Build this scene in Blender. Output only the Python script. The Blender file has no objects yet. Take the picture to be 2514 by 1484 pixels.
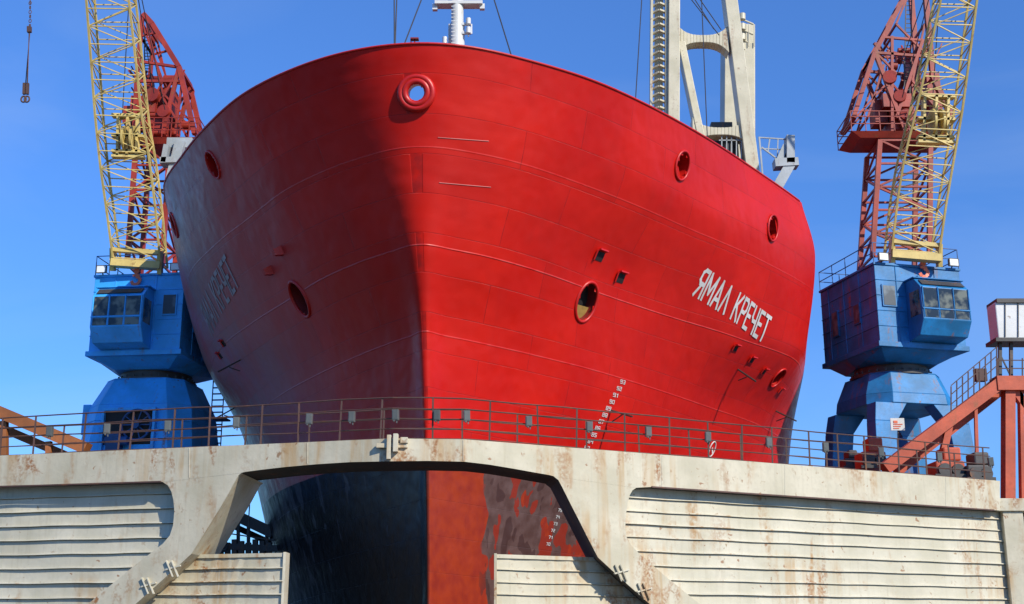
import bpy, math, random
from mathutils import Vector, Matrix
from mathutils.bvhtree import BVHTree
random.seed(4)
F=3035.0; PITCH=math.radians(15); cp=math.cos(PITCH); sp=math.sin(PITCH); ZC=1.7
CAM=Vector((0,0,ZC))
def ray(u,v):
    x=(u-1257)/F; yc=(742-v)/F
    return Vector((x,cp-yc*sp,sp+yc*cp))
def W(u,v,y):
    d=ray(u,v); return CAM+d*(y/d.y)
def WZ(u,v,z):
    d=ray(u,v); return CAM+d*(z/d.z)
scene=bpy.context.scene
col=scene.collection
# ---------------------------------------------------------------- materials
def new_mat(name):
    m=bpy.data.materials.new(name); m.use_nodes=True
    nt=m.node_tree; b=nt.nodes['Principled BSDF']
    return m,nt,b
def N(nt,t,**k):
    n=nt.nodes.new(t)
    for a,v in k.items(): setattr(n,a,v)
    return n
def noise(nt,coord,scale,detail=4,vec=None,dist=0.0):
    n=N(nt,'ShaderNodeTexNoise'); n.inputs['Scale'].default_value=scale; n.inputs['Detail'].default_value=detail
    n.inputs['Distortion'].default_value=dist
    if vec:
        mp=N(nt,'ShaderNodeMapping'); mp.inputs['Scale'].default_value=vec
        nt.links.new(coord,mp.inputs['Vector']); nt.links.new(mp.outputs[0],n.inputs['Vector'])
    else: nt.links.new(coord,n.inputs['Vector'])
    return n.outputs['Fac']
def ramp(nt,fac,a,b,va=0.0,vb=1.0):
    r=N(nt,'ShaderNodeMapRange'); r.inputs[1].default_value=a; r.inputs[2].default_value=b
    r.inputs[3].default_value=va; r.inputs[4].default_value=vb; r.clamp=True
    nt.links.new(fac,r.inputs[0]); return r.outputs[0]
def mix(nt,fac,a,b,blend='MIX'):
    m=N(nt,'ShaderNodeMix',data_type='RGBA',blend_type=blend)
    if isinstance(fac,float): m.inputs[0].default_value=fac
    else: nt.links.new(fac,m.inputs[0])
    for i,x in ((6,a),(7,b)):
        if isinstance(x,tuple): m.inputs[i].default_value=(x[0],x[1],x[2],1)
        else: nt.links.new(x,m.inputs[i])
    return m.outputs[2]
def math_(nt,op,a,b=0.0):
    m=N(nt,'ShaderNodeMath',operation=op)
    for i,x in ((0,a),(1,b)):
        if isinstance(x,(int,float)): m.inputs[i].default_value=x
        else: nt.links.new(x,m.inputs[i])
    return m.outputs[0]
def paint(name,c,rough=.5,rust=0.0,var=.25,bump=.15,metal=0.0,scale=1.0,rustc=(.22,.08,.02),heavy=0):
    m,nt,b=new_mat(name)
    co=N(nt,'ShaderNodeNewGeometry').outputs['Position']
    n1=noise(nt,co,.9*scale,6); n2=noise(nt,co,7*scale,5)
    dark=(c[0]*(1-var),c[1]*(1-var),c[2]*(1-var)*.95)
    light=tuple(min(1,x*(1+var*.3)) for x in c)
    cc=mix(nt,ramp(nt,n1,.35,.65),dark,light)
    cc=mix(nt,ramp(nt,n2,.5,.75,0,.5),cc,tuple(x*(1-var*1.2) if var<.8 else x*.3 for x in c))
    if rust>0:
        st=noise(nt,co,1.0,6,(2.2*scale,2.2*scale,.35*scale),.4)
        sp_=noise(nt,co,5*scale,6,None,.6)
        f1=ramp(nt,st,.62-.12*rust,.74-.08*rust,0,.85); f2=ramp(nt,sp_,.66-.1*rust,.74-.1*rust,0,.8)
        f=math_(nt,'MULTIPLY',f1,ramp(nt,n2,.35,.6))
        cc=mix(nt,f,cc,rustc); cc=mix(nt,math_(nt,'MULTIPLY',f2,ramp(nt,n1,.45,.62)),cc,tuple(x*.7 for x in rustc))
    if heavy:
        lo=.46 if heavy==1 else .54
        s1=noise(nt,co,1.0,8,(3.6,3.6,.22),.35); s2=noise(nt,co,.36,4)
        zone=ramp(nt,s2,lo,lo+.13)
        cc=mix(nt,math_(nt,'MULTIPLY',ramp(nt,s1,.47,.66,0,.7),zone),cc,(.42,.25,.09))
        s3=noise(nt,co,1.0,7,(9,9,.5),.1)
        cc=mix(nt,ramp(nt,s3,.55,.75,0,.28),cc,(.33,.28,.18))
        s4=noise(nt,co,1.0,8,(1.5,1.5,.8),.8); s5=noise(nt,co,13,6)
        cc=mix(nt,math_(nt,'MULTIPLY',math_(nt,'MULTIPLY',ramp(nt,s4,.53,.63,0,.95),ramp(nt,s5,.38,.60)),zone),cc,(.29,.12,.035))
        s6=noise(nt,co,4.5,8,None,.5)
        cc=mix(nt,ramp(nt,s6,.68,.72,0,.8),cc,(.26,.11,.04))
    nt.links.new(cc,b.inputs['Base Color'])
    b.inputs['Roughness'].default_value=rough; b.inputs['Metallic'].default_value=metal
    if bump>0:
        bp=N(nt,'ShaderNodeBump'); bp.inputs['Strength'].default_value=bump; bp.inputs['Distance'].default_value=.03
        nt.links.new(n2,bp.inputs['Height']); nt.links.new(bp.outputs[0],b.inputs['Normal'])
    return m
M={}
M['beige']=paint('weathered_beige_paint',(.55,.50,.37),.62,.3,.16,.2,rustc=(.34,.16,.05),heavy=1)
M['beige2']=paint('panel_beige_paint',(.57,.53,.41),.62,.15,.14,.2,rustc=(.36,.19,.06),heavy=2)
M['painted_shade']=paint('shaded_underside_paint',(.05,.048,.042),.8,.4,.3)  # shade under the beam and inside the right leg, put into the colour
M['rail']=paint('rusty_rail_paint',(.09,.045,.035),.7,.4,.3)
M['greybox']=paint('grey_box_paint',(.10,.11,.105),.5,.1)
M['blueL']=paint('blue_crane_paint',(.05,.42,.92),.42,.12,.20)  # blue raised so the crane looks sunlit while in the ship's shadow
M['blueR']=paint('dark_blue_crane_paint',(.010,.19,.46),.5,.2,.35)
M['blueD']=paint('dirty_blue_paint',(.02,.09,.26),.6,.2,.4)
M['cranered']=paint('crane_red_paint',(.34,.032,.014),.5,.2,.35)
M['yellow']=paint('crane_yellow_paint',(.66,.50,.16),.5,.25,.25)
M['orange']=paint('orange_red_paint',(.52,.085,.03),.55,.2,.3)
M['brown']=paint('brown_orange_paint',(.33,.11,.03),.6,.35,.3)
M['cream']=paint('cream_paint',(.58,.53,.38),.45,.2,.15)
M['grey']=paint('light_grey_paint',(.36,.39,.40),.5,.15,.2)
M['white']=paint('white_paint',(.66,.66,.64),.45,.1,.1)
M['mark']=paint('white_marking_paint',(.66,.66,.64),.6,0,.2,0)
M['mark2']=paint('dimmed_marking_paint',(.40,.35,.35),.6,0,.25,0)  # port lettering: white darkened in the colour to look shaded
M['weld']=paint('weld_line_paint',(.50,.10,.09),.6,0,.25,0)
M['black']=paint('dark_recess',(.012,.010,.010),.7,0,.2)
M['wire']=paint('steel_wire',(.05,.05,.055),.5,0,.1,0)
M['steel']=paint('dark_steel',(.06,.055,.05),.55,.2,.3)
M['redtrim']=paint('red_hull_paint',(.52,.010,.006),.4,0,.12,.05)
M['reddark']=paint('red_inner_paint',(.22,.010,.008),.6,.1,.3)
M['yel2']=paint('yellow_primer',(.36,.22,.05),.8,.4,.4)
M['logo']=paint('orange_logo_paint',(.75,.16,.07),.5,0,.05,0)
M['concrete']=paint('dock_concrete',(.20,.19,.18),.85,.2,.25)
M['dockfloor']=paint('wet_dock_floor',(.045,.047,.045),.6,.1,.4)
def glassmat(name,r,a,b_):
    m,nt,b=new_mat(name); co=N(nt,'ShaderNodeNewGeometry').outputs['Position']
    c=mix(nt,ramp(nt,noise(nt,co,1.6,3),.46,.60),a,b_)
    nt.links.new(c,b.inputs['Base Color']); b.inputs['Roughness'].default_value=r
    return m
M['glass']=glassmat('cab_glass',.12,(.02,.028,.032),(.16,.17,.13))
M['glass2']=glassmat('matte_window_glass',.55,(.05,.07,.09),(.13,.17,.20))  # rough bluish glass, tone varying at random
def lampmat():
    m,nt,b=new_mat('lamp_glass'); b.inputs['Base Color'].default_value=(.85,.87,.85,1); b.inputs['Roughness'].default_value=.2
    return m
M['lamp']=lampmat()
# ---------------------------------------------------------------- mesh builder
class MB:
    def __init__(s): s.v=[]; s.f=[]; s.m=[]; s.mi=0; s.sm=[]; s.smooth=False
    def add(s,vs,fs):
        o=len(s.v); s.v+= [Vector(x) for x in vs]
        for f in fs: s.f.append([i+o for i in f]); s.m.append(s.mi); s.sm.append(s.smooth)
    def bar(s,p,q,w,d=None):
        p=Vector(p); q=Vector(q); d=w if d is None else d
        a=(q-p)
        if a.length<1e-6: return
        a.normalize(); ref=Vector((0,1,0)) if abs(a.y)<.93 else Vector((0,0,1))
        x=a.cross(ref).normalized(); y=x.cross(a).normalized()
        c=[(-1,-1),(1,-1),(1,1),(-1,1)]
        vs=[p+x*i*w/2+y*j*d/2 for i,j in c]+[q+x*i*w/2+y*j*d/2 for i,j in c]
        s.add(vs,[(0,1,2,3)[::-1],(4,5,6,7),(0,1,5,4),(1,2,6,5),(2,3,7,6),(3,0,4,7)])
    def cyl(s,p,q,r,n=8,r2=None,caps=True):
        p=Vector(p); q=Vector(q); r2=r if r2 is None else r2
        a=(q-p).normalized(); ref=Vector((0,0,1)) if abs(a.z)<.9 else Vector((0,1,0))
        x=a.cross(ref).normalized(); y=a.cross(x)
        vs=[p+(x*math.cos(2*math.pi*i/n)+y*math.sin(2*math.pi*i/n))*r for i in range(n)]
        vs+=[q+(x*math.cos(2*math.pi*i/n)+y*math.sin(2*math.pi*i/n))*r2 for i in range(n)]
        fs=[(i,(i+1)%n,n+(i+1)%n,n+i) for i in range(n)]
        o=s.smooth; s.smooth=n>6; s.add(vs,fs); s.smooth=o
        if caps: s.add(vs[:n],[tuple(range(n))[::-1]]); s.add(vs[n:],[tuple(range(n))])
    def box(s,a,b):
        x0,y0,z0=a; x1,y1,z1=b
        vs=[(x0,y0,z0),(x1,y0,z0),(x1,y1,z0),(x0,y1,z0),(x0,y0,z1),(x1,y0,z1),(x1,y1,z1),(x0,y1,z1)]
        s.add(vs,[(3,2,1,0),(4,5,6,7),(0,1,5,4),(1,2,6,5),(2,3,7,6),(3,0,4,7)])
    def hexa(s,b,t):
        n=len(b); s.add(list(b)+list(t),[tuple(range(n))[::-1],tuple(range(n,2*n))]+[(i,(i+1)%n,n+(i+1)%n,n+i) for i in range(n)])
    def torus(s,c,n,R,r,el=1.0,ns=28,nr=10,up=None):
        n=n.normalized(); up=up or Vector((0,0,1)); x=n.cross(up).normalized(); y=x.cross(n)
        vs=[]
        for i in range(ns):
            a=2*math.pi*i/ns; dr=x*math.cos(a)+y*math.sin(a)*el; du=dr.normalized()
            for j in range(nr):
                b=2*math.pi*j/nr
                vs.append(c+dr*R+du*r*math.cos(b)+n*r*math.sin(b))
        fs=[(i*nr+j,((i+1)%ns)*nr+j,((i+1)%ns)*nr+(j+1)%nr,i*nr+(j+1)%nr) for i in range(ns) for j in range(nr)]
        o=s.smooth; s.smooth=True; s.add(vs,fs); s.smooth=o
    def pxbox(s,u0,v0,u1,v1,y,d):
        a=W(u0,v1,y); b=W(u1,v0,y); c=W(u1,v1,y)
        s.box((a.x,y,a.z),(c.x,y+d,b.z))
ORG={}
def empty(name,loc,label,cat,group=None):
    e=bpy.data.objects.new(name,None); e.location=loc; col.objects.link(e); e.empty_display_size=.5
    e['label']=label; e['category']=cat
    if group: e['group']=group
    ORG[e.name]=Vector(loc); return e
def mk(mb,name,mats,parent=None,loc=None,label=None,cat=None,group=None,kind=None,bevel=0):
    if parent is not None: o0=ORG[parent.name]
    else: o0=Vector(loc) if loc is not None else Vector((0,0,0))
    me=bpy.data.meshes.new(name)
    me.from_pydata([tuple(v-o0) for v in mb.v],[],mb.f)
    if not isinstance(mats,(list,tuple)): mats=[mats]
    for m in mats: me.materials.append(m)
    me.polygons.foreach_set('material_index',mb.m); me.polygons.foreach_set('use_smooth',mb.sm); me.update()
    ob=bpy.data.objects.new(name,me); col.objects.link(ob)
    if parent is not None: ob.parent=parent
    else: ob.location=o0
    ORG[ob.name]=o0
    if label: ob['label']=label
    if cat: ob['category']=cat
    if group: ob['group']=group
    if kind: ob['kind']=kind
    if bevel:
        md=ob.modifiers.new('bevel','BEVEL'); md.width=bevel; md.segments=2; md.limit_method='ANGLE'
    return ob
# ---------------------------------------------------------------- hull
K=.09; AX=Vector((K,math.sqrt(1-K*K),0)); LT=Vector((AX.y,-K,0)); S0=Vector((-3.4,38,0))
LV=[-1.7,0,4.5,10,13,16.8,19.2]
STEM=[6.0,5.9,5.3,3.9,2.5,1.0,0.0]
SN=[0,.5,1.5,3.5,6,9,13,18,24,32,45]
TR=[[0,.2,.7,1.7,3,4.5,6.6,9.2,11.8,13.8,15.2],
[0,.25,.8,1.9,3.3,5.0,7.2,10.0,12.8,14.8,15.6],
[0,.32,1.0,2.4,4.2,6.1,8.7,11.8,14.5,15.8,16.1],
[0,.50,1.55,3.5,5.7,7.9,10.6,13.7,15.6,16.1,16.1],
[0,.95,2.3,4.2,6.1,8.6,12.2,15.5,16.0,16.0,16.0],
[0,1.8,3.4,5.6,7.9,10.2,13.2,16.2,18.5,18.5,18.5],
[0,2.1,3.7,6.1,8.2,10.3,12.75,15.6,18.5,18.5,18.5]]
CAPR=[99,99,99,99,99,15.9,15.3]
TL=[[0,.2,.7,1.7,3,4.5,6.4,8.6,10.8,12.8,14.2],
[0,.25,.8,1.9,3.3,4.9,6.9,9.2,11.4,13.2,14.4],
[0,.32,1.0,2.4,4.1,6.0,8.2,10.4,12.4,13.8,14.6],
[0,.50,1.5,3.3,5.3,7.5,9.9,12.0,13.6,14.4,14.6],
[0,.95,2.3,4.4,6.4,8.8,11.6,13.7,14.5,14.6,14.6],
[0,1.8,3.5,5.9,8.0,10.4,12.9,14.4,14.7,14.7,14.7],
[0,2.5,4.4,6.9,9.0,11.1,13.4,14.5,14.6,14.6,14.6]]
def pchip(xs,ys,x):
    n=len(xs)
    if x<=xs[0]: return ys[0]
    if x>=xs[-1]: return ys[-1]
    i=0
    while xs[i+1]<x: i+=1
    def sl(j): return (ys[j+1]-ys[j])/(xs[j+1]-xs[j])
    def dv(j):
        if j==0: return sl(0)
        if j==n-1: return sl(n-2)
        a,b=sl(j-1),sl(j)
        if a*b<=0: return 0
        return 2*a*b/(a+b)
    h=xs[i+1]-xs[i]; t=(x-xs[i])/h
    return ((2*t**3-3*t*t+1)*ys[i]+(t**3-2*t*t+t)*h*dv(i)+(-2*t**3+3*t*t)*ys[i+1]+(t**3-t*t)*h*dv(i+1))
TAU=[math.sqrt(s) for s in SN]; NT=400; TM=math.sqrt(62)
TAB={}
for sd,T in ((1,TR),(-1,TL)):
    TAB[sd]=[[min(pchip(TAU,row,TM*i/NT),CAPR[k] if sd==1 else 99) for i in range(NT+1)] for k,row in enumerate(T)]
def stem(z): return pchip(LV,STEM,z)
def lat(sd,s,z):
    x=math.sqrt(max(s,0))/TM*NT; i=min(int(x),NT-1); f=x-i
    return pchip(LV,[r[i]*(1-f)+r[min(i+1,NT)]*f for r in TAB[sd]],z)
def HP(sd,s,z):
    return S0+AX*(stem(z)+s)+LT*(sd*lat(sd,s,z))+Vector((0,0,z+ZC))
def HN(sd,s,z):
    e=.05; s=max(s,.02)
    a=HP(sd,s+e,z)-HP(sd,s,z); b=HP(sd,s,z+e)-HP(sd,s,z-e)
    n=a.cross(b).normalized()
    if n.dot(LT)*sd<0: n=-n
    return n
NZ=170; NS=240; ZB=-1.7; ZT=19.2
hv=[]; huv=[]; hf=[]
idx={}
for i in range(NZ+1):
    z=ZB+(ZT-ZB)*i/NZ
    for sd in (1,-1):
        for j in range(NS+1):
            if sd==-1 and j==0: idx[(i,-1,0)]=idx[(i,1,0)]; continue
            s=62*(j/NS)**2
            idx[(i,sd,j)]=len(hv); hv.append(HP(sd,s,z)); huv.append((sd*s,z+ZC))
for i in range(NZ):
    for sd in (1,-1):
        for j in range(NS):
            q=[idx[(i,sd,j)],idx[(i,sd,j+1)],idx[(i+1,sd,j+1)],idx[(i+1,sd,j)]]
            hf.append(q if sd==1 else q[::-1])
bvh=BVHTree.FromPolygons(hv,hf)
def hit(u,v):
    d=ray(u,v).normalized(); p,n,i,ds=bvh.ray_cast(CAM,d)
    if p is None: return None
    q=p-S0; z=p.z-ZC; s=q.dot(AX)-stem(z); l=q.dot(LT)
    return (1 if l>0 else -1,max(s,0),z,p,HN(1 if l>0 else -1,s,z))
FAIR=[(1022,228,.29,.12,1.0),(523,405,.38,.05,1.3),(428,553,.38,.05,1.3),(1675,407,.38,.055,1.3),(1897,560,.38,.05,1.3),(1910,928,.34,.045,1.3)]
HAWSE=[(735,735,.50,1.35),(1440,742,.50,1.4)]
holes=[]
for i,(u,v,R,r,el) in enumerate(FAIR):
    h=hit(u,v)
    if h is None: print('MISS',u,v); continue
    n=h[4]
    if i==0: n=-AX.copy(); n.z=-.25; n.normalize()
    holes.append((h[3],n,R,el,'f',i,r))
for i,(u,v,R,el) in enumerate(HAWSE):
    h=hit(u,v)
    if h is None: print('MISS',u,v); continue
    holes.append((h[3],h[4],R,el,'h',i,.07))
def inhole(c):
    for (p,n,R,el,*_) in holes:
        d=c-p
        if d.length>1.2: continue
        x=n.cross(Vector((0,0,1))).normalized(); y=x.cross(n)
        a=d.dot(x); b=d.dot(y)/el
        if a*a+b*b<(R+.01)**2: return True
    return False
ship=empty('ship',(S0.x,S0.y,0),'red cargo ship in dry dock with white name lettering','ship')
so=ORG[ship.name]
keep=[f for f in hf if not inhole(sum((hv[k] for k in f),Vector())/4)]
me=bpy.data.meshes.new('hull'); me.from_pydata([tuple(v-so) for v in hv],[],keep)
uvl=me.uv_layers.new(name='UVMap')
for l in me.loops: uvl.data[l.index].uv=huv[l.vertex_index]
me.polygons.foreach_set('use_smooth',[True]*len(me.polygons))
sharp=me.attributes.new('sharp_edge','BOOLEAN','EDGE')
stemset={idx[(i,1,0)] for i in range(NZ+1) if ZB+(ZT-ZB)*i/NZ<13.2}
for e in me.edges:
    if e.vertices[0] in stemset and e.vertices[1] in stemset: sharp.data[e.index].value=True
hull=bpy.data.objects.new('hull',me); col.objects.link(hull); hull.parent=ship; ORG[hull.name]=so
def hullmat():
    m,nt,b=new_mat('hull_paint')
    uv=N(nt,'ShaderNodeUVMap').outputs[0]; sx=N(nt,'ShaderNodeSeparateXYZ'); nt.links.new(uv,sx.inputs[0])
    U,V=sx.outputs[0],sx.outputs[1]
    P=N(nt,'ShaderNodeNewGeometry').outputs['Position']
    sl=math_(nt,'ADD',V,math_(nt,'MULTIPLY',math_(nt,'ABSOLUTE',U),.035))
    cb=N(nt,'ShaderNodeCombineXYZ'); nt.links.new(U,cb.inputs[0]); nt.links.new(sl,cb.inputs[1])
    br=N(nt,'ShaderNodeTexBrick'); nt.links.new(cb.outputs[0],br.inputs['Vector']); br.inputs['Scale'].default_value=1
    br.inputs['Brick Width'].default_value=3.4; br.inputs['Row Height'].default_value=1.25; br.inputs['Mortar Size'].default_value=.012; br.inputs['Mortar Smooth'].default_value=.3
    br.inputs['Color1'].default_value=(.0,.0,.0,1); br.inputs['Color2'].default_value=(1,1,1,1); br.inputs['Mortar'].default_value=(.5,.5,.5,1)
    n1=noise(nt,P,.35,5); n2=noise(nt,P,2.2,5); n3=noise(nt,uv,1.0,6,(1.6,.35,1))
    red=mix(nt,ramp(nt,n1,.3,.7),(.53,.007,.004),(.65,.013,.005))
    red=mix(nt,ramp(nt,br.outputs['Color'],0,1,0,.32),red,(.40,.007,.005))
    red=mix(nt,ramp(nt,n3,.55,.72,0,.2),red,(.36,.012,.010))
    red=mix(nt,math_(nt,'MULTIPLY',br.outputs['Fac'],math_(nt,'MULTIPLY',ramp(nt,n2,.35,.6),.6)),red,(.24,.008,.008))
    left=ramp(nt,U,-3.5,-11.0)
    port_sheen=math_(nt,'MULTIPLY',left,ramp(nt,noise(nt,uv,1.0,6,(.5,.25,1)),.30,.60,.55,.95))  # grey sky sheen of the port side, painted into the red
    port_sheen=math_(nt,'MULTIPLY',port_sheen,ramp(nt,br.outputs['Color'],0,1,.8,1.0))
    red=mix(nt,port_sheen,red,(.30,.20,.19))
    seam=None
    for zz,k in ((17.7,.4),(14.6,1),(11.85,.6)):
        d=math_(nt,'ABSOLUTE',math_(nt,'SUBTRACT',sl,zz))
        s1=ramp(nt,d,.030,.010,0,k)
        seam=s1 if seam is None else math_(nt,'MAXIMUM',seam,s1)
    seamc=math_(nt,'MULTIPLY',seam,ramp(nt,n2,.36,.60,.04,.38))
    red=mix(nt,seamc,red,(.62,.16,.14))
    # lower antifouling
    na=noise(nt,uv,1.0,2,(.85,.50,1),.25); nb=noise(nt,uv,1.0,2.5,(1.5,.7,1),.2)
    far=ramp(nt,U,2.0,3.0)
    org=mix(nt,ramp(nt,n2,.4,.7),(.33,.038,.012),(.25,.022,.010))
    brn=mix(nt,ramp(nt,n2,.35,.7),(.085,.043,.036),(.13,.075,.066))
    patch=math_(nt,'ADD',na,ramp(nt,U,1.9,3.0,.35,-.10))
    rt=mix(nt,ramp(nt,patch,.52,.523),brn,org)
    rt=mix(nt,math_(nt,'MULTIPLY',ramp(nt,nb,.555,.558,0,.95),far),rt,(.25,.026,.013))
    rt=mix(nt,math_(nt,'MULTIPLY',ramp(nt,nb,.40,.397,0,.75),far),rt,(.055,.025,.022))
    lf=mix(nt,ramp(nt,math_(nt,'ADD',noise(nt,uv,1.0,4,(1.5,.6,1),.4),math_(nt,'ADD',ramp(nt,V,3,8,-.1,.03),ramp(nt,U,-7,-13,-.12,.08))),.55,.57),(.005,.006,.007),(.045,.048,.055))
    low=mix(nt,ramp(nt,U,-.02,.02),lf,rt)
    zb=ramp(nt,V,8.04,8.0)
    c=mix(nt,zb,red,low); nt.links.new(c,b.inputs['Base Color'])
    nt.links.new(ramp(nt,n2,.3,.7,.34,.48),b.inputs['Roughness'])
    b.inputs['Specular IOR Level'].default_value=.36
    hgt=math_(nt,'ADD',math_(nt,'MULTIPLY',noise(nt,uv,1.0,2,(.9,.75,1)),.85),math_(nt,'MULTIPLY',br.outputs['Fac'],-.15))
    hgt=math_(nt,'ADD',hgt,math_(nt,'MULTIPLY',seam,.25))
    hgt=math_(nt,'ADD',hgt,math_(nt,'MULTIPLY',noise(nt,uv,1.0,1,(2.2,1.4,1)),.35))
    bp=N(nt,'ShaderNodeBump'); bp.inputs['Strength'].default_value=.6; bp.inputs['Distance'].default_value=.11
    nt.links.new(hgt,bp.inputs['Height']); nt.links.new(bp.outputs[0],b.inputs['Normal'])
    return m
me.materials.append(hullmat())
mb=MB()
ss=[62*(j/80)**2 for j in range(81)]
loop=[HP(-1,s,ZT) for s in ss[::-1]]+[HP(1,s,ZT) for s in ss[1:]]
for a,b in zip(loop,loop[1:]): mb.cyl(a,b,.045,8,caps=False)
mk(mb,'bulwark_rail',M['redtrim'],ship)
mb=MB()
for a,b in zip(ss,ss[1:]):
    mb.add([HP(-1,a,17.0),HP(1,a,17.0),HP(1,b,17.0),HP(-1,b,17.0)],[(0,1,2,3)])
mb.add([HP(-1,62,-1.7),HP(1,62,-1.7),HP(1,62,10),HP(1,62,19.2),HP(-1,62,19.2),HP(-1,62,10)],[(0,1,2,3,4,5)])
mk(mb,'deck',M['reddark'],ship)
for (p,n,R,el,t,i,r) in holes:
    mb=MB(); x=n.cross(Vector((0,0,1))).normalized(); y=x.cross(n)
    if t=='f':
        mb.torus(p+n*.02,n,R+r*.6+.03,r,el)
        if i==0: mb.torus(p+n*.0,n,R+.26,.12,el)
    else: mb.torus(p+n*.0,n,R+.06,.07,el)
    dep=.45 if i==0 and t=='f' else (.8 if t=='f' else .45)
    ns=24
    def ring(o,k=1.0): return [p+(x*math.cos(2*math.pi*a/ns)+y*math.sin(2*math.pi*a/ns)*el)*(R+.04)*k-n*o for a in range(ns)]
    A=[q+n*.03 for q in ring(0)]; B=ring(dep,.93)
    mb.mi=1; mb.smooth=True
    mb.add(A+B,[(a,(a+1)%ns,ns+(a+1)%ns,ns+a) for a in range(ns)]); mb.smooth=False
    if not(i==0 and t=='f'):
        mb.mi=2; mb.add(B,[tuple(range(ns))])
        if t=='f': 
            c0=p-n*.3; mb.mi=1; mb.cyl(c0-x*R*.5-y*R*el*.9,c0+x*R*.2-y*R*el*.2,.16,10)
        if t=='h' and i==1:
            mb.mi=3; rr=ring(.25,.95); a0=sorted(range(ns),key=lambda a:rr[a].z)[:11]
            st=next(a for a in a0 if (a-1)%ns not in a0); seq=[(st+k)%ns for k in range(len(a0))]
            mb.add([rr[a] for a in seq],[tuple(range(len(seq)))])
    mk(mb,'fairlead' if t=='f' else 'hawse_pipe',[M['redtrim'],M['redtrim'] if t=='f' else M['reddark'],M['black'],M['yel2']],hull)
mb=MB(); c=S0+AX*5.5+Vector((0,0,17.05+ZC))
mb.hexa([c+LT*a+AX*b for a,b in ((-1.6,-.8),(1.6,-.8),(1.6,.8),(-1.6,.8))],[c+Vector((0,0,1.9))+LT*a+AX*b for a,b in ((-1.5,-.6),(1.5,-.6),(1.5,.6),(-1.5,.6))])
mk(mb,'pale_backing',M['white'],ship)  # white block added so the bow ring opening looks bright
def slot(u,v,w,h,mode=0,name='overboard_slot'):
    q=hit(u,v)
    if q is None: print('MISS slot',u,v); return
    sd,s,z,p,n=q; x=n.cross(Vector((0,0,1))).normalized(); y=x.cross(n)
    mb=MB()
    if mode==0:
        mb.mi=1
        mb.hexa([p+x*a*w/2+y*b*h/2-n*.1 for a,b in ((-1,-1),(1,-1),(1,1),(-1,1))],[p+x*a*w/2+y*b*h/2+n*.02 for a,b in ((-1,-1),(1,-1),(1,1),(-1,1))])
        mb.mi=0
        mb.bar(p+y*(h/2+.02)-x*w/2+n*.07,p+y*(h/2+.02)+x*w/2+n*.07,.06,.20)
        mb.bar(p+x*(w/2+.02)-y*h/2+n*.05,p+x*(w/2+.02)+y*h/2+n*.05,.05,.14)
    else:
        mb.mi=0
        mb.hexa([p+x*a*w/2+y*b*h/2-n*.05 for a,b in ((-1,-1),(1,-1),(1,1),(-1,1))],[p+x*a*w*.3+y*(b*h*.3+.05)+n*.32 for a,b in ((-1,-1),(1,-1),(1,1),(-1,1))])
    mk(mb,name,[M['redtrim'],M['black']],hull)
for a in ((1472,628,.46,.42),(1523,682,.44,.42),(690,617,.35,.4,1),(665,665,.35,.4,1),(1805,855,.35,.28),(1845,884,.32,.26),(1875,912,.3,.26),(1915,960,.3,.26),(549,843,.3,.3),(541,873,.3,.3)): slot(*a)
for (u0,v0,u1,v1) in ((1905,1010,1940,1030),(1500,1008,1538,1022),(590,885,536,915),(575,1003,555,1010),(1812,908,0,0)):
    q=hit(u0,v0)
    if q is None: continue
    p,n=q[3],q[4]; mb=MB(); mb.cyl(p-n*.1,p+n*1.1+AX*-.3,.04,6); mb.cyl(p+Vector((0,0,-.5))-n*.02,p+n*.6,.025,6)
    mk(mb,'mooring_pin',M['steel'],hull)
# ---- lettering
GL={'Я':(.62,[[(.6,0),(.6,1)],[(.6,1),(.16,1),(0,.88),(0,.62),(.16,.48),(.6,.48)],[(.34,.48),(0,0)]]),
'М':(.78,[[(0,0),(0,1)],[(0,1),(.38,.3),(.76,1)],[(.76,1),(.76,0)]]),
'А':(.66,[[(0,0),(.32,1),(.64,0)],[(.12,.28),(.52,.28)]]),
'Л':(.66,[[(0,0),(.32,1),(.64,0)]]),
'К':(.6,[[(0,0),(0,1)],[(.0,.42),(.56,1)],[(.18,.56),(.58,0)]]),
'Р':(.58,[[(0,0),(0,1)],[(0,1),(.42,1),(.56,.88),(.56,.62),(.42,.48),(0,.48)]]),
'Е':(.52,[[(0,0),(0,1)],[(0,1),(.5,1)],[(0,.5),(.44,.5)],[(0,0),(.5,0)]]),
'Ч':(.56,[[(0,1),(0,.6),(.14,.45),(.54,.45)],[(.54,1),(.54,0)]]),
'Т':(.62,[[(0,1),(.6,1)],[(.3,1),(.3,0)]]),' ':(.35,[]),
'0':(.5,[[(0,0),(0,1),(.5,1),(.5,0),(0,0)]]),'1':(.3,[[(.1,.8),(.25,1),(.25,0)]]),
'2':(.5,[[(0,1),(.5,1),(.5,.5),(0,.5),(0,0),(.5,0)]]),'3':(.5,[[(0,1),(.5,1),(.5,0),(0,0)],[(.1,.5),(.5,.5)]]),
'4':(.5,[[(0,1),(0,.5),(.5,.5)],[(.5,1),(.5,0)]]),'5':(.5,[[(.5,1),(0,1),(0,.5),(.5,.5),(.5,0),(0,0)]]),
'6':(.5,[[(.5,1),(0,1),(0,0),(.5,0),(.5,.5),(0,.5)]]),'7':(.5,[[(0,1),(.5,1),(.2,0)]]),
'8':(.5,[[(0,0),(0,1),(.5,1),(.5,0),(0,0)],[(0,.5),(.5,.5)]]),'9':(.5,[[(.5,.5),(0,.5),(0,1),(.5,1),(.5,0),(0,0)]])}
def text_strokes(txt,gap=.24):
    x=0; out=[]
    for ch in txt:
        w,st=GL[ch]
        for pl in st: out.append([(x+a,b) for a,b in pl])
        x+=w+gap
    return out,x-gap
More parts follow.
